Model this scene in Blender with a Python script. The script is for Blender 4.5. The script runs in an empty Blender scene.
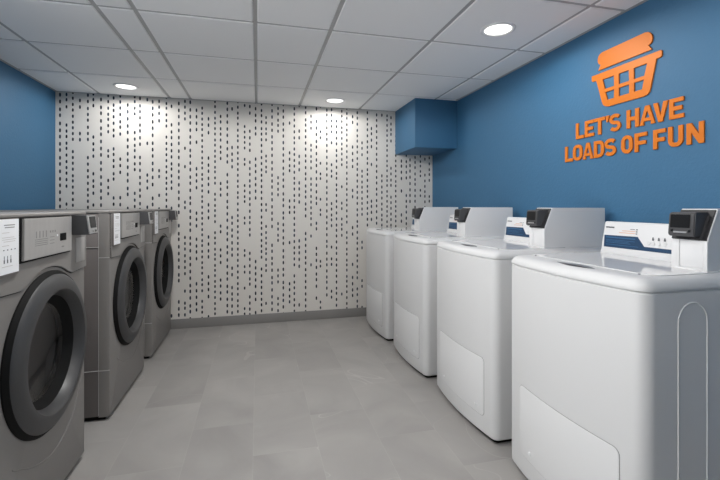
import bpy, bmesh, math, random
from mathutils import Vector, Matrix
random.seed(4)
S = bpy.context.scene
C = S.collection
PI = math.pi

# ------------------------------------------------------------------ materials
def mat(name, col, rough=.5, metal=0, spec=.5, bump=0, bscale=60, var=0, vscale=(6, 6, 6), coat=0, bstretch=None):
    m = bpy.data.materials.new(name); m.use_nodes = True
    nt = m.node_tree; N = nt.nodes; L = nt.links
    b = N['Principled BSDF']
    b.inputs['Base Color'].default_value = (*col, 1)
    b.inputs['Roughness'].default_value = rough
    b.inputs['Metallic'].default_value = metal
    b.inputs['Specular IOR Level'].default_value = spec
    b.inputs['Coat Weight'].default_value = coat
    b.inputs['Coat Roughness'].default_value = .08
    tc = N.new('ShaderNodeTexCoord')
    if var:
        mp = N.new('ShaderNodeMapping'); mp.inputs['Scale'].default_value = vscale
        nz = N.new('ShaderNodeTexNoise'); nz.inputs['Scale'].default_value = 1; nz.inputs['Detail'].default_value = 4
        mx = N.new('ShaderNodeMix'); mx.data_type = 'RGBA'
        mx.inputs[6].default_value = (*[c*(1-var) for c in col], 1)
        mx.inputs[7].default_value = (*[min(1, c*(1+var)) for c in col], 1)
        L.new(tc.outputs['Object'], mp.inputs['Vector']); L.new(mp.outputs[0], nz.inputs['Vector'])
        L.new(nz.outputs['Fac'], mx.inputs[0]); L.new(mx.outputs[2], b.inputs['Base Color'])
    if bump:
        n2 = N.new('ShaderNodeTexNoise'); n2.inputs['Scale'].default_value = bscale; n2.inputs['Detail'].default_value = 3
        bp = N.new('ShaderNodeBump'); bp.inputs['Strength'].default_value = bump; bp.inputs['Distance'].default_value = .004
        if bstretch:
            mp2 = N.new('ShaderNodeMapping'); mp2.inputs['Scale'].default_value = bstretch
            L.new(tc.outputs['Object'], mp2.inputs['Vector']); L.new(mp2.outputs[0], n2.inputs['Vector'])
        else:
            L.new(tc.outputs['Object'], n2.inputs['Vector'])
        L.new(n2.outputs['Fac'], bp.inputs['Height']); L.new(bp.outputs[0], b.inputs['Normal'])
    return m

def srgb(r, g, b):
    f = lambda v: ((v/255+.055)/1.055)**2.4 if v > 10 else v/255/12.92
    return (f(r), f(g), f(b))

M = {}
M['blue'] = mat('blue_paint', srgb(57, 107, 143), .6, bump=.35, bscale=75)
M['white_enamel'] = mat('white_enamel', (.70, .70, .70), .42, spec=.35)
M['white_gloss'] = mat('white_gloss_lid', (.76, .76, .76), .06, spec=.45)
M['white_case'] = mat('white_painted_steel', (.78, .78, .785), .38, bump=.05, bscale=180)
M['console'] = mat('white_console', (.74, .74, .745), .4)
M['label_blue'] = mat('label_blue', srgb(6, 56, 92), .5)
M['ink_light'] = mat('ink_light', srgb(50, 98, 138), .5)
M['ink_dark'] = mat('ink_dark', srgb(90, 92, 96), .6)
M['ink_faint'] = mat('ink_faint', srgb(190, 186, 182), .6)
M['ink_orange'] = mat('ink_orange', srgb(222, 160, 120), .6)
M['reader'] = mat('charcoal_plastic', srgb(74, 74, 76), .45)
M['reader_dark'] = mat('dark_plastic', srgb(50, 50, 52), .4)
M['screen'] = mat('black_screen', (.006, .006, .007), .3, spec=.3)
M['slot'] = mat('grey_recess', srgb(120, 120, 122), .35)
M['black'] = mat('black_rubber', (.006, .006, .006), .7, spec=.15)
M['ink_mid'] = mat('ink_mid', srgb(138, 137, 135), .6)
M['machine'] = mat('grey_painted_steel', srgb(132, 129, 126), .40, metal=.15, var=.03, vscale=(2, 2, 40))
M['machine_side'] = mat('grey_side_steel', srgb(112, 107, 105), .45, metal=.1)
M['steel'] = mat('brushed_steel', srgb(178, 176, 174), .36, metal=.4, var=.1, vscale=(40, 40, 9))
M['door'] = mat('dark_grey_door', srgb(60, 60, 61), .42)
M['drum'] = mat('perforated_drum', srgb(100, 100, 101), .5, metal=.3, var=.6, vscale=(90, 90, 90))
M['chrome'] = mat('chrome', (.55, .55, .55), .35, metal=.8)
M['seam'] = mat('light_seam', srgb(190, 188, 186), .4)
M['paper'] = mat('white_paper', srgb(235, 236, 238), .5)
M['orange'] = mat('orange_brushed', srgb(216, 118, 26), .45, metal=.05, spec=.3, var=.07, vscale=(3, 3, 3))
M['base'] = mat('tile_base', srgb(140, 138, 136), .5, var=.06, vscale=(5, 5, 5))
M['trim_white'] = mat('light_trim', (.75, .75, .75), .4)
M['grid'] = mat('shaded_ceiling_grid', (.42, .42, .42), .5)  # grey carries the shade in the gaps between tiles
M['tile'] = mat('ceiling_tile', (.90, .90, .90), .85, bump=.12, bscale=160)

def emit(name, col, st):
    m = bpy.data.materials.new(name); m.use_nodes = True
    nt = m.node_tree; nt.nodes.clear()
    e = nt.nodes.new('ShaderNodeEmission'); o = nt.nodes.new('ShaderNodeOutputMaterial')
    e.inputs[0].default_value = (*col, 1); e.inputs[1].default_value = st
    nt.links.new(e.outputs[0], o.inputs[0]); return m
M['lamp'] = emit('lamp_diffuser', (1, .98, .95), .9)

def glass():
    m = bpy.data.materials.new('door_glass'); m.use_nodes = True
    nt = m.node_tree; N = nt.nodes; N.clear()
    o = N.new('ShaderNodeOutputMaterial'); mx = N.new('ShaderNodeMixShader')
    t = N.new('ShaderNodeBsdfTransparent'); t.inputs[0].default_value = (.62, .62, .62, 1)
    g = N.new('ShaderNodeBsdfGlossy'); g.inputs['Roughness'].default_value = .04; g.inputs[0].default_value = (.9, .9, .9, 1)
    f = N.new('ShaderNodeFresnel'); f.inputs[0].default_value = 1.5
    nt.links.new(f.outputs[0], mx.inputs[0]); nt.links.new(t.outputs[0], mx.inputs[1]); nt.links.new(g.outputs[0], mx.inputs[2])
    nt.links.new(mx.outputs[0], o.inputs[0]); return m
M['glass'] = glass()

def math_nodes(nt):
    N = nt.nodes; L = nt.links
    def op(o, a, b=None, c=None):
        n = N.new('ShaderNodeMath'); n.operation = o
        for i, v in enumerate((a, b, c)):
            if v is None: continue
            if isinstance(v, (int, float)): n.inputs[i].default_value = v
            else: L.new(v, n.inputs[i])
        return n.outputs[0]
    return op

def wallpaper():
    m = bpy.data.materials.new('dashed_wallpaper'); m.use_nodes = True
    nt = m.node_tree; N = nt.nodes; L = nt.links; op = math_nodes(nt)
    b = N['Principled BSDF']; b.inputs['Roughness'].default_value = .6; b.inputs['Specular IOR Level'].default_value = .3
    tc = N.new('ShaderNodeTexCoord'); sx = N.new('ShaderNodeSeparateXYZ'); L.new(tc.outputs['Object'], sx.inputs[0])
    x = op('ADD', sx.outputs[0], 10.02); z = sx.outputs[2]
    def white(v, k):
        w = N.new('ShaderNodeTexWhiteNoise'); w.noise_dimensions = '2D'
        cb = N.new('ShaderNodeCombineXYZ'); L.new(v, cb.inputs[0])
        if isinstance(k, (int, float)): cb.inputs[1].default_value = k
        else: L.new(k, cb.inputs[1])
        L.new(cb.outputs[0], w.inputs['Vector']); return w.outputs['Value']
    SX = .0545; PZ = .0585
    u = op('DIVIDE', x, SX); col = op('FLOOR', u); fu = op('SUBTRACT', op('FRACT', u), .5)
    dx = op('MULTIPLY', op('SUBTRACT', fu, op('MULTIPLY', op('SUBTRACT', white(col, 3), .5), .26)), SX)
    v = op('ADD', op('DIVIDE', z, op('MULTIPLY', op('ADD', .9, op('MULTIPLY', white(col, 17), .22)), PZ)), op('MULTIPLY', white(col, 7), 20))
    row = op('FLOOR', v); fv = op('SUBTRACT', op('FRACT', v), .5)
    dz = op('MULTIPLY', op('SUBTRACT', fv, op('MULTIPLY', op('SUBTRACT', white(col, row), .5), .2)), PZ)
    # rounded dash: |dx/a|^3 + |dz/b|^3 < 1
    e = op('ADD', op('POWER', op('ABSOLUTE', op('DIVIDE', dx, .0078)), 2.4), op('POWER', op('ABSOLUTE', op('DIVIDE', dz, .0168)), 2.4))
    dash = op('LESS_THAN', e, 1)
    # runs of dashes and gaps along each column
    nz = N.new('ShaderNodeTexNoise'); nz.noise_dimensions = '2D'; nz.inputs['Detail'].default_value = 1
    nz.inputs['Scale'].default_value = 1
    cb = N.new('ShaderNodeCombineXYZ'); L.new(op('MULTIPLY', col, 13.37), cb.inputs[0]); L.new(op('MULTIPLY', row, .27), cb.inputs[1])
    L.new(cb.outputs[0], nz.inputs['Vector'])
    half = op('MULTIPLY', op('FRACT', op('MULTIPLY', col, .5)), 2)          # 0 / 1 alternating columns
    thr = op('ADD', .28, op('MULTIPLY', op('ADD', half, op('MULTIPLY', white(col, 23), .35)), .185))
    on = op('GREATER_THAN', nz.outputs['Fac'], thr)
    k = op('MULTIPLY', dash, on)
    cm = N.new('ShaderNodeMix'); cm.data_type = 'RGBA'
    cm.inputs[6].default_value = (*srgb(30, 33, 40), 1); cm.inputs[7].default_value = (*srgb(40, 54, 72), 1)
    L.new(white(row, col), cm.inputs[0])
    mx = N.new('ShaderNodeMix'); mx.data_type = 'RGBA'
    mx.inputs[6].default_value = (*srgb(226, 222, 216), 1)
    L.new(k, mx.inputs[0]); L.new(cm.outputs[2], mx.inputs[7]); L.new(mx.outputs[2], b.inputs['Base Color'])
    return m
M['wallpaper'] = wallpaper()

def floor_mat():
    m = bpy.data.materials.new('grey_stone_tile'); m.use_nodes = True
    nt = m.node_tree; N = nt.nodes; L = nt.links; op = math_nodes(nt)
    b = N['Principled BSDF']; b.inputs['Roughness'].default_value = .42; b.inputs['Specular IOR Level'].default_value = .4
    tc = N.new('ShaderNodeTexCoord'); sx = N.new('ShaderNodeSeparateXYZ'); L.new(tc.outputs['Object'], sx.inputs[0])
    x = op('ADD', sx.outputs[0], 9.15+.02); y = op('ADD', sx.outputs[1], 20)
    TW, TL = .305, .61
    u = op('DIVIDE', x, TW); cu = op('FLOOR', u); fu = op('FRACT', u)
    v = op('ADD', op('DIVIDE', y, TL), op('MULTIPLY', op('FRACT', op('MULTIPLY', cu, .5)), 1.0)); cv = op('FLOOR', v); fv = op('FRACT', v)
    eu = op('MULTIPLY', op('SUBTRACT', .5, op('ABSOLUTE', op('SUBTRACT', fu, .5))), TW)
    ev = op('MULTIPLY', op('SUBTRACT', .5, op('ABSOLUTE', op('SUBTRACT', fv, .5))), TL)
    joint = op('LESS_THAN', op('MINIMUM', eu, ev), .0014)
    w = N.new('ShaderNodeTexWhiteNoise'); w.noise_dimensions = '2D'
    cb = N.new('ShaderNodeCombineXYZ'); L.new(cu, cb.inputs[0]); L.new(cv, cb.inputs[1]); L.new(cb.outputs[0], w.inputs['Vector'])
    # each tile cut from a different piece of stone
    off = N.new('ShaderNodeVectorMath'); off.operation = 'MULTIPLY_ADD'
    L.new(w.outputs['Color'], off.inputs[0]); off.inputs[1].default_value = (9, 9, 9); L.new(tc.outputs['Object'], off.inputs[2])
    n1 = N.new('ShaderNodeTexNoise'); n1.inputs['Scale'].default_value = 2.2; n1.inputs['Detail'].default_value = 6; n1.inputs['Distortion'].default_value = .8
    L.new(off.outputs[0], n1.inputs['Vector'])
    n2 = N.new('ShaderNodeTexNoise'); n2.inputs['Scale'].default_value = 1.3; n2.inputs['Detail'].default_value = 2; n2.inputs['Distortion'].default_value = 1.2
    L.new(off.outputs[0], n2.inputs['Vector'])
    vein = op('LESS_THAN', op('ABSOLUTE', op('SUBTRACT', n2.outputs['Fac'], .62)), .0022)
    val = op('ADD', op('ADD', .93, op('MULTIPLY', op('SUBTRACT', n1.outputs['Fac'], .5), .55)), op('MULTIPLY', op('SUBTRACT', w.outputs['Value'], .5), .06))
    val = op('ADD', val, op('MULTIPLY', vein, .16)); val = op('ADD', val, op('MULTIPLY', joint, .09))
    base = N.new('ShaderNodeVectorMath'); base.operation = 'SCALE'
    base.inputs[0].default_value = srgb(163, 160, 157); L.new(val, base.inputs['Scale'])
    L.new(base.outputs[0], b.inputs['Base Color'])
    return m
M['floor'] = floor_mat()

# ------------------------------------------------------------------ mesh helpers
def smooth(me, ang=38):
    for p in me.polygons: p.use_smooth = True
    me.set_sharp_from_angle(angle=math.radians(ang))

def obj(name, bm, m, parent=None, ang=38):
    me = bpy.data.meshes.new(name)
    if name != 'door_glass': bmesh.ops.recalc_face_normals(bm, faces=bm.faces)
    bm.to_mesh(me); bm.free(); smooth(me, ang)
    for q in (m if isinstance(m, (list, tuple)) else [m]): me.materials.append(q)
    o = bpy.data.objects.new(name, me); C.objects.link(o)
    if parent: o.parent = parent
    return o

def box(bm, x0, x1, y0, y1, z0, z1, bev=0, seg=2):
    b2 = bmesh.new()
    v = [b2.verts.new((x, y, z)) for x in (x0, x1) for y in (y0, y1) for z in (z0, z1)]
    for f in ((0, 1, 3, 2), (4, 6, 7, 5), (0, 4, 5, 1), (2, 3, 7, 6), (0, 2, 6, 4), (1, 5, 7, 3)):
        b2.faces.new([v[i] for i in f])
    if bev:
        bmesh.ops.bevel(b2, geom=list(b2.edges), offset=bev, segments=seg, affect='EDGES', profile=.5)
    merge(bm, b2); return bm

def merge(bm, b2):
    me = bpy.data.meshes.new('tmp'); b2.to_mesh(me); b2.free(); bm.from_mesh(me); bpy.data.meshes.remove(me)

def B(): return bmesh.new()

def prism(bm, pts, fn, t0, t1, bev=0):
    """pts 2D outline, fn(p, t) -> 3D point; solid between t0 and t1"""
    b2 = bmesh.new()
    a = [b2.verts.new(fn(p, t0)) for p in pts]; c = [b2.verts.new(fn(p, t1)) for p in pts]
    n = len(pts)
    b2.faces.new(a); b2.faces.new(c)
    for i in range(n): b2.faces.new((a[i], a[(i+1) % n], c[(i+1) % n], c[i]))
    if bev: bmesh.ops.bevel(b2, geom=list(b2.edges), offset=bev, segments=2, affect='EDGES')
    bmesh.ops.recalc_face_normals(b2, faces=b2.faces)
    merge(bm, b2); return bm

def lathe(bm, prof, cy, cz, n=72, closed=False):
    """profile of (r, x) turned about an X axis through (cy, cz)"""
    rings = []
    for r, x in prof:
        if r < 1e-6: rings.append([bm.verts.new((x, cy, cz))])
        else: rings.append([bm.verts.new((x, cy+r*math.cos(2*PI*i/n), cz+r*math.sin(2*PI*i/n))) for i in range(n)])
    pairs = list(zip(rings, rings[1:]))
    if closed: pairs.append((rings[-1], rings[0]))
    for a, b in pairs:
        for i in range(n):
            j = (i+1) % n
            if len(a) == 1 and len(b) == 1: continue
            if len(a) == 1: bm.faces.new((a[0], b[i], b[j]))
            elif len(b) == 1: bm.faces.new((a[i], a[j], b[0]))
            else: bm.faces.new((a[i], a[j], b[j], b[i]))
    return bm

def tube(bm, pts, r, n=8):
    pts = [Vector(p) for p in pts]; rings = []
    up = Vector((.31, .17, .93))
    for i, p in enumerate(pts):
        t = (pts[min(i+1, len(pts)-1)]-pts[max(i-1, 0)]).normalized()
        a = t.cross(up).normalized(); b = t.cross(a)
        rings.append([bm.verts.new(p+r*(math.cos(2*PI*k/n)*a+math.sin(2*PI*k/n)*b)) for k in range(n)])
    for A, Bq in zip(rings, rings[1:]):
        for k in range(n): bm.faces.new((A[k], A[(k+1) % n], Bq[(k+1) % n], Bq[k]))
    bm.faces.new(rings[0]); bm.faces.new(rings[-1]); return bm

def rrect(x0, x1, y0, y1, r, n=6):
    P = []
    for cx, cy, a0 in ((x1-r, y1-r, 0), (x0+r, y1-r, 90), (x0+r, y0+r, 180), (x1-r, y0+r, 270)):
        for k in range(n+1):
            a = math.radians(a0+90*k/n); P.append((cx+r*math.cos(a), cy+r*math.sin(a)))
    return P

def filled(name, outlines, depth, m, mtx, parent=None, bev=.0012):
    """flat cut-out (outer outline, then holes) with thickness, placed by a matrix"""
    cu = bpy.data.curves.new('tmpc', 'CURVE'); cu.dimensions = '2D'; cu.fill_mode = 'BOTH'
    cu.extrude = depth/2-bev; cu.bevel_depth = bev; cu.bevel_resolution = 1; cu.offset = -bev
    for pts in outlines:
        s = cu.splines.new('POLY'); s.points.add(len(pts)-1)
        for q, p in zip(s.points, pts): q.co = (p[0], p[1], 0, 1)
        s.use_cyclic_u = True
    t = bpy.data.objects.new('tmpo', cu); C.objects.link(t)
    dg = bpy.context.evaluated_depsgraph_get(); dg.update()
    me = bpy.data.meshes.new_from_object(t.evaluated_get(dg))
    bpy.data.objects.remove(t); bpy.data.curves.remove(cu)
    me.name = name; me.transform(mtx); me.materials.clear(); me.materials.append(m)
    smooth(me, 30)
    o = bpy.data.objects.new(name, me); C.objects.link(o)
    if parent: o.parent = parent
    return o

def thing(name, label, cat, loc, group=None):
    o = bpy.data.objects.new(name, None); C.objects.link(o); o.empty_display_size = .1
    o.location = loc; o['label'] = label; o['category'] = cat
    if group: o['group'] = group
    return o

def tag(o, label, cat, group=None):
    o['label'] = label; o['category'] = cat
    if group: o['group'] = group
    return o

def struct(name, bm, m):
    o = obj(name, bm, m); o['kind'] = 'structure'; return o

def dup(root, loc, label):
    r = root.copy(); C.objects.link(r); r.location = loc; r['label'] = label
    for ch in list(root.children):
        c = ch.copy(); C.objects.link(c); c.parent = r
        for g in list(ch.children):
            d = g.copy(); C.objects.link(d); d.parent = c
    return r

# ------------------------------------------------------------------ room
XL, XR, YB, ZC, YF = -1.741, 1.873, 4.174, 2.18, -1.5
struct('floor', box(B(), XL-.1, XR+.1, YF, YB+.1, -.1, 0), M['floor'])
bm = box(B(), XL-.1, XL, 1.25, YB, 0, ZC+.1); box(bm, XL-.1, XL, YF, 0, 0, ZC+.1); box(bm, XL-.1, XL, 0, 1.25, 2.12, ZC+.1)
struct('wall_left', bm, M['blue'])                     # with an opening added beside the camera to let fill light in
struct('wall_front', box(B(), XL-.1, XR+.1, YF-.1, YF, 0, ZC+.1), M['base'])
struct('wall_right', box(B(), XR, XR+.1, YF, YB, 0, ZC+.1), M['blue'])
struct('wall_back', box(B(), XL-.1, XR+.1, YB, YB+.1, 0, ZC+.1), M['wallpaper'])
o = struct('trim_1', box(B(), 1.44, XR, 3.6, YB, 1.717, ZC, .002), M['blue'])   # blue boxed soffit in the corner
bm = B(); bm = box(bm, XL+.0, XR, YB-.011, YB, 0, .09, .002)
struct('baseboard_back', bm, M['base'])
struct('baseboard_left', box(B(), XL, XL+.011, 1.25, YB-.011, 0, .09, .002), M['base'])
struct('baseboard_right', box(B(), XR-.011, XR, YF, YB-.011, 0, .09, .002), M['base'])

# dropped ceiling: lay-in tiles in a recessed T grid
K = .9918
gx = [XL, -1.405*K, -.812*K, -.625*K, -.012*K, .417*K, 1.05*K, 1.664*K, XR]
gy = [YB-.61*k for k in range(0, 11)]
bm = box(B(), XL-.1, XR+.1, gy[-1], YB+.1, ZC+.006, ZC+.1)
for f in bm.faces: f.material_index = 1
hw = .0115
for i in range(len(gx)-1):
    for j in range(len(gy)-1):
        x0 = gx[i]+(hw if i else .004); x1 = gx[i+1]-(hw if i < len(gx)-2 else .004)
        y1 = gy[j]-(hw if j else .004); y0 = gy[j+1]+hw
        n0 = len(bm.faces)
        b2 = B()
        a = [b2.verts.new(p) for p in ((x0, y0, ZC+.006), (x1, y0, ZC+.006), (x1, y1, ZC+.006), (x0, y1, ZC+.006))]
        e = .005
        c = [b2.verts.new(p) for p in ((x0+e, y0+e, ZC), (x1-e, y0+e, ZC), (x1-e, y1-e, ZC), (x0+e, y1-e, ZC))]
        b2.faces.new(c)
        for k in range(4): b2.faces.new((a[k], a[(k+1) % 4], c[(k+1) % 4], c[k]))
        bmesh.ops.recalc_face_normals(b2, faces=b2.faces)
        merge(bm, b2)
struct('ceiling', bm, [M['tile'], M['grid']])
bm = B()
box(bm, XL, XL+.02, gy[-1], YB, ZC-.002, ZC+.004); box(bm, XR-.02, XR, gy[-1], 3.6, ZC-.002, ZC+.004)
box(bm, XL+.02, 1.44, YB-.02, YB, ZC-.002, ZC+.004)
struct('trim_2', bm, M['grid'])                                                   # wall angle of the ceiling

def ceiling_light(x, y, label, first=[]):
    if first: return dup(first[0], (x, y, ZC), label)
    t = thing('ceiling_light', label, 'ceiling light', (x, y, ZC), 'round recessed downlights'); first.append(t)
    def ring(prof, n=48):
        b = B(); rings = [[b.verts.new((r*math.cos(2*PI*i/n), r*math.sin(2*PI*i/n), z)) for i in range(n)] for r, z in prof]
        for A, Q in zip(rings, rings[1:]):
            for i in range(n): b.faces.new((A[i], A[(i+1) % n], Q[(i+1) % n], Q[i]))
        return b, rings
    b, r = ring([(.098, .001), (.096, -.005), (.086, -.008), (.076, -.003), (.074, .001)])
    obj('trim_ring', b, M['trim_white'], t)
    b, r = ring([(.0755, -.001), (.06, -.0035), (.02, -.0045)]); b.faces.new(r[-1])
    obj('diffuser', b, M['lamp'], t)
    return t
LIGHTS = [(-1.086, 3.857, 'round ceiling downlight nearest the blue left wall, over the grey machines'),
          (.725, 3.877, 'round ceiling downlight close to the dashed back wall, left of the blue soffit box'),
          (1.345, 2.088, 'round ceiling downlight nearest the camera, over the white washers')]
for x, y, l in LIGHTS: ceiling_light(x, y, l)

# ------------------------------------------------------------------ white top-loading washers
W, D = .67, .765
def xf(y):                                   # bowed front in plan
    t = y/W; return .033*(2*t-1)**2
R = .045
def outline(ins=0, back=D):
    P = [(back-ins, ins), ]
    r = R-ins
    cx = xf(R)+R; n = 8
    for k in range(n+1):
        a = math.radians(270-90*k/n); P.append((cx+r*math.cos(a), R+r*math.sin(a)))
    for k in range(1, 16):
        y = R+(W-2*R)*k/16; P.append((xf(y)+ins, y))
    for k in range(n+1):
        a = math.radians(180-90*k/n); P.append((cx+r*math.cos(a), W-R+r*math.sin(a)))
    P.append((back-ins, W-ins))
    return P
def loft(bm, levels):
    rings = [[bm.verts.new((x, y, z)) for x, y in outline(ins)] for ins, z in levels]
    n = len(rings[0])
    for A, Q in zip(rings, rings[1:]):
        for i in range(n): bm.faces.new((A[i], A[(i+1) % n], Q[(i+1) % n], Q[i]))
    bm.faces.new(rings[0]); bm.faces.new(rings[-1]); return bm

KC = .025/.136
def con(y, z, off=0):                        # point on the sloped console front
    k = KC; x = .507+k*(z-.95)
    n = Vector((-1, 0, k)).normalized(); return Vector((x, y, z))+n*off

def washer(label):
    t = thing('top_loading_washer', label, 'washing machine', (1.075, .96, 0), 'white top-loading washers along the right wall')
    obj('plinth', loft(B(), [(.03, 0), (.03, .03)]), M['black'], t)
    obj('cabinet', loft(B(), [(.012, .022), (.004, .028), (0, .036), (0, .898), (.004, .901), (.004, .908)]), M['white_enamel'], t)
    obj('top_cover', loft(B(), [(.006, .902), (0, .9045), (-.0015, .909), (-.001, .916), (.002, .923), (.007, .930), (.015, .936), (.026, .9405), (.042, .943)]), M['white_enamel'], t, 50)
    # lid: glossy plate with a finger slot in the bowed front
    b = B(); pts = rrect(.118, .488, .045, .63, .03)
    prism(b, pts, lambda p, z: (p[0], p[1], z), .942, .9455, .0015)
    lid = obj('lid', b, M['white_gloss'], t)
    def lens(y0, y1, xm, fr, bk, z1, z0, name, m):
        P = [(xm+bk*math.sin(PI*k/16), y1-(y1-y0)*k/16) for k in range(17)]+[(xm-fr*math.sin(PI*k/16), y0+(y1-y0)*k/16) for k in range(1, 16)]
        b = B(); prism(b, P, lambda p, z: (p[0], p[1], z), z0, z1); return obj(name, b, m, lid)
    h = lens(.215, .40, .062, .024, .030, .9442, .940, 'lid_handle', M['slot']); h['label'] = 'grey finger slot of the lid'
    lens(.23, .355, .050, .008, .004, .9447, .9440, 'finger_recess_shade', M['black'])  # flat black inset: the slot's inner shade as colour, not hollowed out
    for y in (.085, .585): obj('lid_bumper', box(B(), .106, .112, y, y+.006, .941, .946, .001), M['slot'], lid)
    # raised service panel low on the bowed front
    def bowed_panel(name, y0, y1, z0, z1, r, prof, m, par):
        b = B(); cols = []
        ys = [y0+r*(1-math.cos(PI/2*k/6)) for k in range(7)]+[y0+r+(y1-y0-2*r)*k/20 for k in range(1, 20)]+[y1-r*(1-math.cos(PI/2*k/6)) for k in range(6, -1, -1)]
        for y in ys:
            q = min(y-y0, y1-y); d = 0 if q >= r else r-math.sqrt(max(0, r*r-(r-q)**2))
            cols.append([(b.verts.new((xf(y)-off, y, z0+d+ins)), b.verts.new((xf(y)-off, y, z1-d-ins))) for off, ins in prof])
        for A, Q in zip(cols, cols[1:]):
            for s in (0, 1):
                for k in range(len(prof)-1): b.faces.new((A[k][s], Q[k][s], Q[k+1][s], A[k+1][s]))
            b.faces.new((A[-1][0], Q[-1][0], Q[-1][1], A[-1][1]))
        for A in (cols[0], cols[-1]):
            for k in range(len(prof)-1): b.faces.new((A[k][0], A[k+1][0], A[k+1][1], A[k][1]))
        return obj(name, b, m, par, 30)
    pan = bowed_panel('service_panel', .077, .568, .112, .402, .022, ((-.002, 0), (.0016, 0), (.0024, .003)), M['white_enamel'], t)
    bowed_panel('panel_seam_shade', .0752, .5698, .1102, .4038, .0235, ((-.002, 0), (.0004, 0), (.0005, .001)), M['ink_mid'], pan)  # grey rim painting in the faint shadow line around the panel
    for y in (.14, .49):
        b = B(); lathe(b, [(.0075, -xf(y)), (.0075, .0055), (.005, .0065), (0, .0065)], y, .148, 16)
        for v in b.verts: v.co.x = xf(y)-v.co.x if v.co.x > 0 else xf(y)+.0
        obj('screw', b, M['white_case'], pan)
    # arched stiffening groove on the exposed side
    b = B(); pts = [(.157, 0, .12), (.157, 0, .81)]+[(.214-.057*math.cos(PI*k/16), 0, .81+.057*math.sin(PI*k/16)) for k in range(1, 16)]+[(.271, 0, .81), (.271, 0, .12)]
    tube(b, [(x, .0008, z) for x, y, z in pts], .0032, 10); obj('side_bead', b, M['white_enamel'], t)
    # console
    b = B(); k_ = KC; prof = [(.504, .942), (.504, .953), (.507+k_*.009, .959), (.507+k_*.132, 1.082), (.5335, 1.087), (.541, 1.090), (.585, 1.088), (.64, .942)]
    prism(b, prof, lambda p, y: (p[0], y, p[1]), .184, .646)
    bmesh.ops.bevel(b, geom=[e for e in b.edges if all(v.co.y > .64 for v in e.verts)], offset=.006, segments=2, affect='EDGES')
    cn = obj('control_console', b, M['console'], t)
    def sticker(name, poly, m, off=.0008):
        b = B(); prism(b, poly, lambda p, o: con(p[0], p[1], o), -.001, off); return obj(name, b, m, cn)
    lb = sticker('instruction_label', [(.634, 1.026), (.46, 1.028), (.423, .989), (.19, .988), (.19, .972), (.627, .972)], M['label_blue'])
    lb['label'] = 'blue printed band of instructions'
    b = B()
    def bar(y0, y1, z0, z1): prism(b, [(y0, z0), (y1, z0), (y1, z1), (y0, z1)], lambda p, o: con(p[0], p[1], o), 0, .0014)
    bar(.47, .622, 1.0145, 1.0195); bar(.47, .62, 1.0045, 1.0065); bar(.50, .618, .999, 1.001); bar(.49, .618, .993, .995); bar(.45, .617, .9835, .9855)
    obj('label_text', b, M['ink_light'], cn)
    b = B()
    for k in range(5): bar(.585+.009*k, .5945+.009*k, 1.060+.0006*(k % 2), 1.066)
    obj('logo_mark', b, M['ink_dark'], cn)
    for y in (.388, .363, .337):
        b = B(); bar(y-.004, y+.004, 1.018, 1.026); bar(y-.0015, y+.0035, 1.0255, 1.031); obj('cycle_icon', b, M['ink_dark'], cn)
    for z in (1.056, 1.047, 1.038):
        b = B(); bar(.465, .471, z, z+.004); obj('indicator_light', b, M['ink_dark'], cn)
    b = B(); bar(.478, .50, 1.0575, 1.0595); obj('program_heading', b, M['ink_dark'], cn)
    b = B(); bar(.475, .54, 1.049, 1.051); bar(.475, .555, 1.040, 1.042); obj('program_text', b, M['ink_orange'], cn)
    for y in (.405, .385, .361, .335, .308, .28):
        b = B(); pts = [(y+.0085*math.cos(2*PI*k/20), 1.006+.0085*math.sin(2*PI*k/20)) for k in range(20)]
        prism(b, pts, lambda p, o: con(p[0], p[1], o), -.001, .003, .0008); obj('button', b, M['console'], cn)
    # meter case with its vault door
    y0, y1, xc = .062, .182, .362
    b = B(); prof = [(xc, .942), (xc, 1.052), (xc+.043, 1.152), (.738, 1.152), (.738, .942)]
    prism(b, prof, lambda p, y: (p[0], y, p[1]), y0, y1, .0015)
    mc = obj('meter_case', b, M['white_case'], t)
    b = box(B(), xc-.004, xc+.002, y0+.0, y0+.013, .943, 1.045, .001); box(b, xc-.004, xc+.002, y0+.013, y1, .943, .951, .001)
    box(b, xc-.004, xc+.002, y1-.028, y1, .951, 1.045, .001)
    obj('case_rim', b, M['white_case'], mc)
    b = box(B(), xc-.0025, xc+.002, y0+.0145, y1-.030, .953, 1.043, .001); obj('vault_door', b, M['white_case'], mc)
    # card reader set in the sloped top of the case
    b = B(); sl = Vector((.043, 0, .1)).normalized(); nn = Vector((-sl.z, 0, sl.x))
    P0 = Vector((xc, 0, 1.046))
    def slp(s, y, o): q = P0+sl*s+nn*o; return (q.x, y, q.z)
    prism(b, [(0, y0+.003), (.110, y0+.003), (.110, y1-.001), (0, y1-.001)], lambda p, o: slp(p[0], p[1], o), -.003, .006, .001)
    prism(b, [(.0, y0+.01), (.085, y0+.01), (.085, y0+.05), (.0, y0+.05)], lambda p, o: slp(p[0], p[1], o), .005, .011, .002)
    rd = obj('card_reader', b, M['reader_dark'], t)
    ya, yb, xa = y0+.020, y0+.110, xc-.034
    b = B(); prism(b, [(xa+.004, 1.058), (xa, 1.066), (xa+.006, 1.135), (xa+.013, 1.1405), (xc+.045, 1.1405), (xc+.01, 1.058)], lambda p, y: (p[0], y, p[1]), ya, yb, .003)
    obj('reader_housing', b, M['reader'], rd)
    def scr(name, y0_, y1_, z0, z1, m, d=.0012, bev=.0005):
        b = B()
        def f(p, o): return (xa+(p[1]-1.074)*.1-o, p[0], p[1])
        prism(b, [(y0_, z0), (y1_, z0), (y1_, z1), (y0_, z1)], f, -.002, d, bev); return obj(name, b, m, rd)
    scr('screen', ya+.015, yb-.008, 1.088, 1.133, M['screen'])
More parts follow.
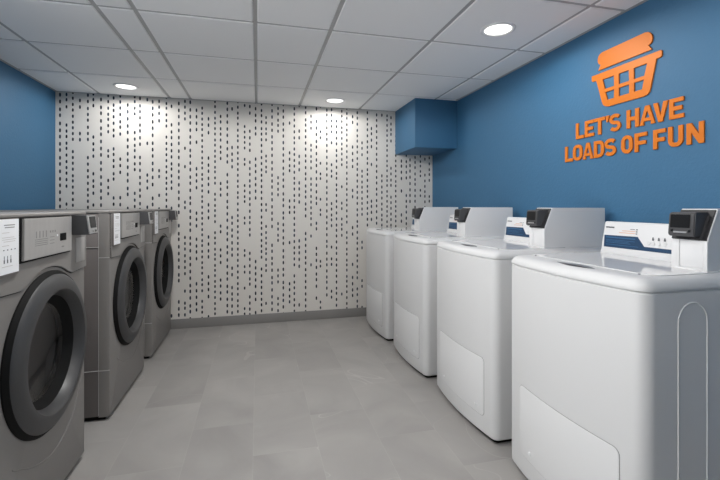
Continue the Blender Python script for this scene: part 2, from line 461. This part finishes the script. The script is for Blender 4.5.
    scr('card_slot', ya+.022, yb-.022, 1.0705, 1.0755, M['chrome'], .003)
    scr('key', ya+.012, ya+.019, 1.0735, 1.0815, M['screen'], .002); scr('key', yb-.019, yb-.012, 1.0735, 1.0815, M['screen'], .002)
    return t
w0 = washer('white top-loading washer nearest the camera, its arched side groove in view')
dup(w0, (1.075, 1.745, 0), 'white top-loading washer second from the camera, behind the nearest one')
dup(w0, (1.052, 2.53, 0), 'white top-loading washer third from the camera, one before the back wall end')
dup(w0, (1.032, 3.315, 0), 'white top-loading washer standing against the dashed back wall, under the blue soffit box')

# ------------------------------------------------------------------ grey front-loading machines
def front_loader(label):
    t = thing('front_loading_washer', label, 'washing machine', (-.775, 1.455, 0), 'grey front-loading machines along the left wall')
    w, cy, cz = .69, .346, .611
    obj('plinth', box(B(), -.82, -.03, .02, w-.02, 0, .03), M['black'], t)
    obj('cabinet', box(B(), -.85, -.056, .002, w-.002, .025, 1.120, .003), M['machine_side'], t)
    # front shell with the door opening
    b = B(); n = 64; HR = .255
    def rectpt(a, ins):
        y0, y1, z0, z1 = ins, w-ins, .022+ins, 1.122-ins
        dy, dz = math.cos(a), math.sin(a); k = 1e9
        if dy > 1e-9: k = min(k, (y1-cy)/dy)
        if dy < -1e-9: k = min(k, (y0-cy)/dy)
        if dz > 1e-9: k = min(k, (z1-cz)/dz)
        if dz < -1e-9: k = min(k, (z0-cz)/dz)
        return cy+k*dy, cz+k*dz
    angs = sorted([2*PI*i/n for i in range(n)]+[math.atan2(z-cz, y-cy) % (2*PI) for y in (0, w) for z in (.022, 1.122)])
    loops = []
    for ins, x in ((None, -.06), (None, 0), (.012, 0), (.0035, -.0035), (0, -.012), (0, -.055)):
        L_ = []
        for a in angs:
            if ins is None: y, z = cy+HR*math.cos(a), cz+HR*math.sin(a)
            else:
                y, z = rectpt(a, 0)
                y = min(max(y, ins), w-ins); z = min(max(z, .022+ins), 1.122-ins)
            L_.append(b.verts.new((x, y, z)))
        loops.append(L_)
    m_ = len(angs)
    for A, Q in zip(loops, loops[1:]):
        for i in range(m_): b.faces.new((A[i], A[(i+1) % m_], Q[(i+1) % m_], Q[i]))
    obj('front_shell', b, M['machine'], t)
    b = box(B(), -.85, .004, -.001, w+.001, 1.1225, 1.136, .004, 3); obj('top_panel', b, M['machine'], t)
    # seams of the side panels
    b = B()
    for (x0, x1, z) in ((-.14, -.057, .937), (-.054, -.004, .881), (-.054, -.004, .27), (-.14, -.057, .27)): box(b, x0, x1, -.0008, .004, z, z+.0035)
    box(b, -.0568, -.0546, -.0002, .004, .03, 1.1)
    obj('side_seam', b, M['seam'], t)
    # upper fascia with an arched lower edge over the door
    RA = .318; a0 = math.asin((.890-cz)/RA)
    pts = [(.004, 1.121), (.004, .882), (.155, .875)]
    for k in range(25):
        a = PI-a0-(PI-2*a0)*k/24; pts.append((cy+RA*math.cos(a), cz+RA*math.sin(a)))
    pts += [(.54, .877), (w-.004, .884), (w-.004, 1.121)]
    b = B(); prism(b, pts, lambda p, x: (x, p[0], p[1]), -.001, .006)
    bmesh.ops.bevel(b, geom=[e for e in b.edges if all(v.co.x > .005 for v in e.verts)], offset=.002, segments=2, affect='EDGES')
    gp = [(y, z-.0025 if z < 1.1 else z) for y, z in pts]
    b2 = B(); prism(b2, gp, lambda p, x: (x, p[0], p[1]), -.001, .0015); obj('fascia_seam_shade', b2, M['black'], t)  # black strip drawing the shadow line below the fascia edge
    obj('upper_fascia', b, M['machine'], t)
    # control panel
    cp_b = B(); prism(cp_b, [(.131, .970), (.503, .971), (.500, 1.122), (.133, 1.122)], lambda p, x: (x, p[0], p[1]), .005, .012)  # black backing: dark plate edge, plus a painted shadow gap left and below
    obj('panel_gasket_shade', cp_b, M['black'], t)
    b = B(); prism(b, [(.139, .977), (.500, .977), (.500, 1.119), (.142, 1.119)], lambda p, x: (x, p[0], p[1]), .010, .019, .0015)
    cp = obj('control_panel', b, M['steel'], t)
    def plate(name, rects, m, x0, x1, par, bev=0):
        b = B()
        for y0, y1, z0, z1 in rects: box(b, x0, x1, y0, y1, z0, z1, bev)
        return obj(name, b, m, par)
    plate('display', [(.396, .448, 1.025, 1.054)], M['black'], .0185, .0202, cp, .0005)
    ic = [(.216+.023*k, .222+.023*k, 1.048, 1.072) for k in range(4)]+[(.21, .30, 1.020+.007*k, 1.0225+.007*k) for k in range(4)]
    ic += [(.315+.018*k, .324+.018*k, 1.062, 1.070) for k in range(3)]+[(.315, .35, 1.020+.012*k, 1.0225+.012*k) for k in range(3)]
    plate('printed_symbols', ic, M['ink_mid'], .0185, .0194, cp)
    plate('indicator', [(.368, .376, 1.044, 1.052)], M['paper'], .0185, .021, cp, .001)
    plate('key_row', [(.41, .43, .998, 1.003)], M['ink_mid'], .0185, .0195, cp)
    # instruction placard
    hb = B(); box(hb, .005, .015, .006, .119, .940, 1.1215, .002)
    pl = obj('placard_holder', hb, M['machine_side'], t)
    plate('instruction_sheet', [(.012, .115, .949, 1.1205)], M['paper'], .0145, .0162, pl)['label'] = 'white printed instruction sheet'
    plate('sheet_heading', [(.034, .092, 1.1005, 1.1035)], M['ink_mid'], .016, .0165, pl); plate('sheet_heading', [(.038, .09, 1.093, 1.096)], M['ink_mid'], .016, .0165, pl)
    ln = [  (.024, .062, 1.0775, 1.079), (.024, .088, 1.0625, 1.064), (.024, .098, 1.056, 1.0575), (.032, .094, 1.0495, 1.051), (.024, .06, 1.037, 1.0385), (.024, .08, .972, .9735)]
    plate('sheet_text', ln, M['ink_faint'], .016, .0165, pl)
    ln = [(.030+.02*k, .036+.02*k, 1.0225, 1.026) for k in range(4)]+[(.0335+.0175*k, .0365+.0175*k, .993, 1.006) for k in range(3)]+[(.032+.0175*k, .038+.0175*k, .983, .994) for k in range(3)]
    plate('sheet_symbols', ln, M['ink_dark'], .016, .0165, pl)
    # card reader standing out from the right end
    b = B(); prism(b, [(0, 1.122), (.060, 1.122), (.071, 1.038), (0, 1.038)], lambda p, y: (p[0], y, p[1]), .533, .625, .002)
    rd = obj('card_reader', b, M['reader'], t)
    def face(name, y0, y1, z0, z1, m, o, bev=.0008):
        b = B(); prism(b, [(y0, z0), (y1, z0), (y1, z1), (y0, z1)], lambda p, q: (.060+(1.122-p[1])*.131+q, p[0], p[1]), -.002, o, bev); return obj(name, b, m, rd)
    face('reader_frame', .535, .623, 1.042, 1.120, M['chrome'], .004); face('screen', .553, .616, 1.066, 1.116, M['screen'], .0055)
    face('key', .570, .583, 1.047, 1.057, M['chrome'], .009, .002); face('key', .592, .612, 1.048, 1.057, M['screen'], .0055)
    plate('cash_box_door', [(.572, .662, .915, 1.022)], M['steel'], .0055, .0085, t, .001)
    # round door
    b = B(); lathe(b, [(.289, .013), (.2895, .018), (.285, .024), (.276, .030), (.258, .038), (.240, .0415), (.230, .041), (.226, .037), (.222, .030), (.207, .008), (.206, .003), (.24, .003), (.28, .010)], cy, cz, 96, True)
    dr = obj('door', b, M['door'], t)
    b = B(); lathe(b, [(.25, -.002), (.303, .0), (.303, .006), (.2915, .019), (.25, .017)], cy, cz, 96, True); obj('door_gasket', b, M['black'], dr)
    b = B(); lathe(b, [(.207, .006), (.198, -.004), (.186, -.016), (.178, -.024), (.178, -.04), (.22, -.04), (.22, .004)], cy, cz, 96, True); obj('glass_seal', b, M['black'], dr)
    b = B(); lathe(b, [(.179, -.024), (.15, -.034), (.11, -.044), (.06, -.050), (0, -.052)], cy, cz, 72); bmesh.ops.recalc_face_normals(b, faces=b.faces)
    if sum((f.normal.x for f in b.faces)) < 0: bmesh.ops.reverse_faces(b, faces=b.faces)
    obj('door_glass', b, M['glass'], dr)
    b = B(); lathe(b, [(.20, -.055), (.25, -.075), (.25, -.46), (.235, -.475), (0, -.475)], cy, cz, 72); obj('drum', b, M['drum'], t)
    b = B(); lathe(b, [(.256, -.052), (.198, -.054), (.198, -.060), (.256, -.060)], cy, cz, 72, True); obj('tub_front', b, M['black'], t)
    # swooping crease under the door
    pts = [(.098, .298), (.125, .282), (.150, .270), (.20, .243), (.25, .222), (.30, .208), (.36, .200), (.42, .205), (.48, .226), (.54, .262), (.59, .318), (.625, .385), (.648, .45), (.66, .52), (.664, .58)]
    sm = []
    for i in range(len(pts)-1):
        p0, p1, p2, p3 = pts[max(i-1, 0)], pts[i], pts[i+1], pts[min(i+2, len(pts)-1)]
        for k in range(4):
            s = k/4; sm.append(tuple(.5*((2*p1[c])+(-p0[c]+p2[c])*s+(2*p0[c]-5*p1[c]+4*p2[c]-p3[c])*s*s+(-p0[c]+3*p1[c]-3*p2[c]+p3[c])*s**3) for c in (0, 1)))
    b = B(); tube(b, [(-.0012, y+.014, z) for y, z in sm], .003, 8); obj('front_bead', b, M['machine'], t)
    return t
f0 = front_loader('grey front-loading washer nearest the camera, its instruction sheet at the left edge of the photo')
dup(f0, (-.775, 2.475, 0), 'grey front-loading washer in the middle of its row of three')
dup(f0, (-.775, 3.39, 0), 'grey front-loading washer farthest from the camera, against the dashed back wall')

# ------------------------------------------------------------------ orange wall sign
def wall_mtx(): return Matrix(((0, 0, -1, XR-.0035), (-1.0054, 0, 0, 0), (0, 1.0054, 0, -.0063), (0, 0, 0, 1)))   # (u, v) -> y = -u, z = v
WM = wall_mtx(); TH = .009
def stroke(pts, w):
    L_, R_ = [], []
    for i, p in enumerate(pts):
        a = pts[max(i-1, 0)]; c = pts[min(i+1, len(pts)-1)]
        dx, dy = c[0]-a[0], c[1]-a[1]; q = math.hypot(dx, dy); nx, ny = -dy/q*w/2, dx/q*w/2
        L_.append((p[0]+nx, p[1]+ny)); R_.append((p[0]-nx, p[1]-ny))
    return L_+R_[::-1]
def arc(cx, cy, rx, ry, a0, a1, n=12):
    return [(cx+rx*math.cos(math.radians(a0+(a1-a0)*k/n)), cy+ry*math.sin(math.radians(a0+(a1-a0)*k/n))) for k in range(n+1)]
def glyph(ch, w, h):
    s = .0212; b = .0192
    if ch == 'L': return [[(0, 0), (w, 0), (w, b), (s, b), (s, h), (0, h)]]
    if ch == 'E': m0 = h*.5-b/2; return [[(0, 0), (w, 0), (w, b), (s, b), (s, m0), (w*.9, m0), (w*.9, m0+b), (s, m0+b), (s, h-b), (w, h-b), (w, h), (0, h)]]
    if ch == 'F': m0 = h*.47-b/2; return [[(0, 0), (s, 0), (s, m0), (w*.92, m0), (w*.92, m0+b), (s, m0+b), (s, h-b), (w, h-b), (w, h), (0, h)]]
    if ch == 'T': c = w/2; return [[(c-s/2, 0), (c+s/2, 0), (c+s/2, h-b), (w, h-b), (w, h), (0, h), (0, h-b), (c-s/2, h-b)]]
    if ch == 'H': m0 = h*.5-b/2; return [[(0, 0), (s, 0), (s, m0), (w-s, m0), (w-s, 0), (w, 0), (w, h), (w-s, h), (w-s, m0+b), (s, m0+b), (s, h), (0, h)]]
    if ch == 'N': return [[(0, 0), (s, 0), (s, h*.55), (w-s*1.0, 0), (w, 0), (w, h), (w-s, h), (w-s, h*.45), (s, h), (0, h)]]
    if ch == 'V': c = w/2; return [[(c-s*.5, 0), (c+s*.5, 0), (w, h), (w-s*1.08, h), (c, h*.32), (s*1.08, h), (0, h)]]
    if ch == 'A':
        c = w/2; k = s*1.08
        inner = lambda z: (k+(c-k)*z/(h*.75))
        z1, z0 = h*.36, h*.19
        return [[(0, 0), (k*.98, 0), (inner(z0)-.006, z0), (w-inner(z0)+.006, z0), (w-k*.98, 0), (w, 0), (c+s*.52, h), (c-s*.52, h)],
                [(inner(z1)-.004, z1), (w-inner(z1)+.004, z1), (c, h*.74)]]
    if ch == 'O':
        r = .034; return [rr(0, w, 0, h, r), rr(s, w-s, b, h-b, max(.004, r-s))]
    if ch == 'D':
        r = .034
        o = [(0, 0)]+arc(w-r, r, r, r, -90, 0, 8)+arc(w-r, h-r, r, r, 0, 90, 8)+[(0, h)]; q = .012
        i = [(s, b)]+arc(w-s-q, b+q, q, q, -90, 0, 6)+arc(w-s-q, h-b-q, q, q, 0, 90, 6)+[(s, h-b)]
        return [o, i]
    if ch == 'U':
        r = .030; q = .009
        return [[(0, h)]+arc(r, r, r, r, 180, 270, 8)+arc(w-r, r, r, r, 270, 360, 8)+[(w, h), (w-s, h)]+arc(w-s-q, b+q, q, q, 0, -90, 6)+arc(s+q, b+q, q, q, -90, -180, 6)+[(s, h)]]
    if ch == 'S':
        rx, ry = (w-b)/2, (h-b)/4
        p = arc(w/2, h-b/2-ry, rx, ry, 28, 250, 18)+arc(w/2, b/2+ry, rx, ry, 70, -152, 18)
        return [stroke(p, b)]
    if ch == "'": return [[(w*.3, h*.62), (w*.62, h*.62), (w, h*1.0), (w*.2, h*1.0)]]
def rr(x0, x1, y0, y1, r): return rrect(x0, x1, y0, y1, r, 8)
L1 = [(2.063, 2.002), (1.994, 1.928), (1.926, 1.85), (1.85, 1.822), (1.822, 1.751), (1.716, 1.645), (1.641, 1.559), (1.569, 1.495), (1.49, 1.423)]
L2 = [(2.152, 2.088), (2.087, 2.013), (2.01, 1.933), (1.928, 1.858), (1.854, 1.78), (1.748, 1.68), (1.67, 1.602), (1.569, 1.507), (1.495, 1.426), (1.411, 1.337)]
seen = {}
NM = {"'": 'apostrophe'}
W1 = ["LET'S"]*5+['HAVE']*4; W2 = ['LOADS']*5+['OF']*2+['FUN']*3
for text, spans, z0, words in (("LET'SHAVE", L1, 1.562, W1), ('LOADSOFFUN', L2, 1.434, W2)):
    for ch, (ya, yb), wd in zip(text, spans, words):
        w, h = ya-yb, .0945
        gl = [[(-ya+p[0], z0+p[1]) for p in poly] for poly in glyph(ch, w, h)]
        o = filled('letter_apostrophe' if ch == "'" else 'letter_'+ch.lower(), gl, TH, M['orange'], WM)
        lab = 'orange raised apostrophe in the wall word LET\'S' if ch == "'" else 'orange raised letter %s of the wall word %s' % (ch, wd)
        tag(o, lab, 'letter', 'orange raised letters on the blue wall')
def uv(pts): return [(-y, z) for y, z in pts]
def soften(pts, n=3):                       # gently rounded corners for the cut-out cloth
    return pts
lg = thing('laundry_basket_emblem', 'orange raised laundry basket emblem piled with cloth above the words', 'wall sign', (XR, 1.73, 1.704))
IL = Matrix.Translation((-XR, -1.73, -1.704)) @ WM
cloth = [(1.897, 1.921), (1.880, 1.949), (1.892, 1.956), (1.899, 1.970), (1.900, 1.985), (1.896, 2.000), (1.886, 2.010), (1.869, 2.016), (1.613, 2.019), (1.597, 2.016), (1.583, 2.006), (1.574, 1.992), (1.571, 1.976), (1.575, 1.960), (1.583, 1.953), (1.593, 1.949), (1.575, 1.922)]
filled('folded_laundry', [uv(cloth)], TH, M['orange'], IL, lg)
body = [(1.942, 1.903), (1.530, 1.903), (1.524, 1.897), (1.524, 1.876), (1.530, 1.869), (1.552, 1.868), (1.583, 1.733), (1.588, 1.720), (1.598, 1.710), (1.615, 1.705), (1.83, 1.705), (1.850, 1.711), (1.864, 1.722), (1.871, 1.738), (1.910, 1.869), (1.936, 1.870), (1.942, 1.876)]
holes = [[(1.867, 1.863), (1.793, 1.863), (1.791, 1.807), (1.851, 1.807)], [(1.762, 1.863), (1.702, 1.863), (1.700, 1.807), (1.762, 1.807)], [(1.673, 1.863), (1.6, 1.863), (1.615, 1.807), (1.673, 1.807)],
         [(1.848, 1.788), (1.791, 1.788), (1.793, 1.743), (1.834, 1.743)], [(1.762, 1.788), (1.7, 1.788), (1.7, 1.743), (1.762, 1.743)], [(1.672, 1.788), (1.617, 1.788), (1.627, 1.743), (1.672, 1.743)]]
filled('basket', [uv(body)]+[uv(h) for h in holes], TH, M['orange'], IL, lg)

# ------------------------------------------------------------------ light
def spot(x, y, e, size=178):
    l = bpy.data.lights.new('downlight', 'SPOT'); l.energy = e; l.spot_size = math.radians(size); l.spot_blend = .12  # shared by the modelled fixtures and the added fill spots
    l.shadow_soft_size = .07; l.color = (1, .985, .965)
    o = bpy.data.objects.new('downlight', l); C.objects.link(o); o.location = (x, y, ZC-.03); return o
for (x, y, _), e in zip(LIGHTS, (4.3, 4.3, 4.5)): spot(x, y, e)
for x, y, e in ((-.3, 2.05, 24), (.3, .9, 9), (-.2, -.3, 6)): spot(x, y, e)  # unseen spots added as fill, no fixtures modelled
w = bpy.data.worlds.new('World'); S.world = w; w.use_nodes = True
bg = w.node_tree.nodes['Background']; bg.inputs[0].default_value = (.98, .99, 1, 1); bg.inputs[1].default_value = 1.6

# ------------------------------------------------------------------ camera
cd = bpy.data.cameras.new('camera'); cam = bpy.data.objects.new('camera', cd); C.objects.link(cam)
f = 408; yaw = math.atan(102.5/f)
cd.sensor_width = 36; cd.sensor_fit = 'HORIZONTAL'; cd.lens = 36*f/720; cd.shift_y = -34/720; cd.clip_start = .02
cam.location = (0, 0, 1.162); cam.rotation_euler = (PI/2, 0, -yaw)
S.camera = cam
S.view_settings.view_transform = 'Standard'; S.view_settings.look = 'None'; S.view_settings.gamma = 1; S.view_settings.exposure = 1.58
S.view_settings.use_curve_mapping = False
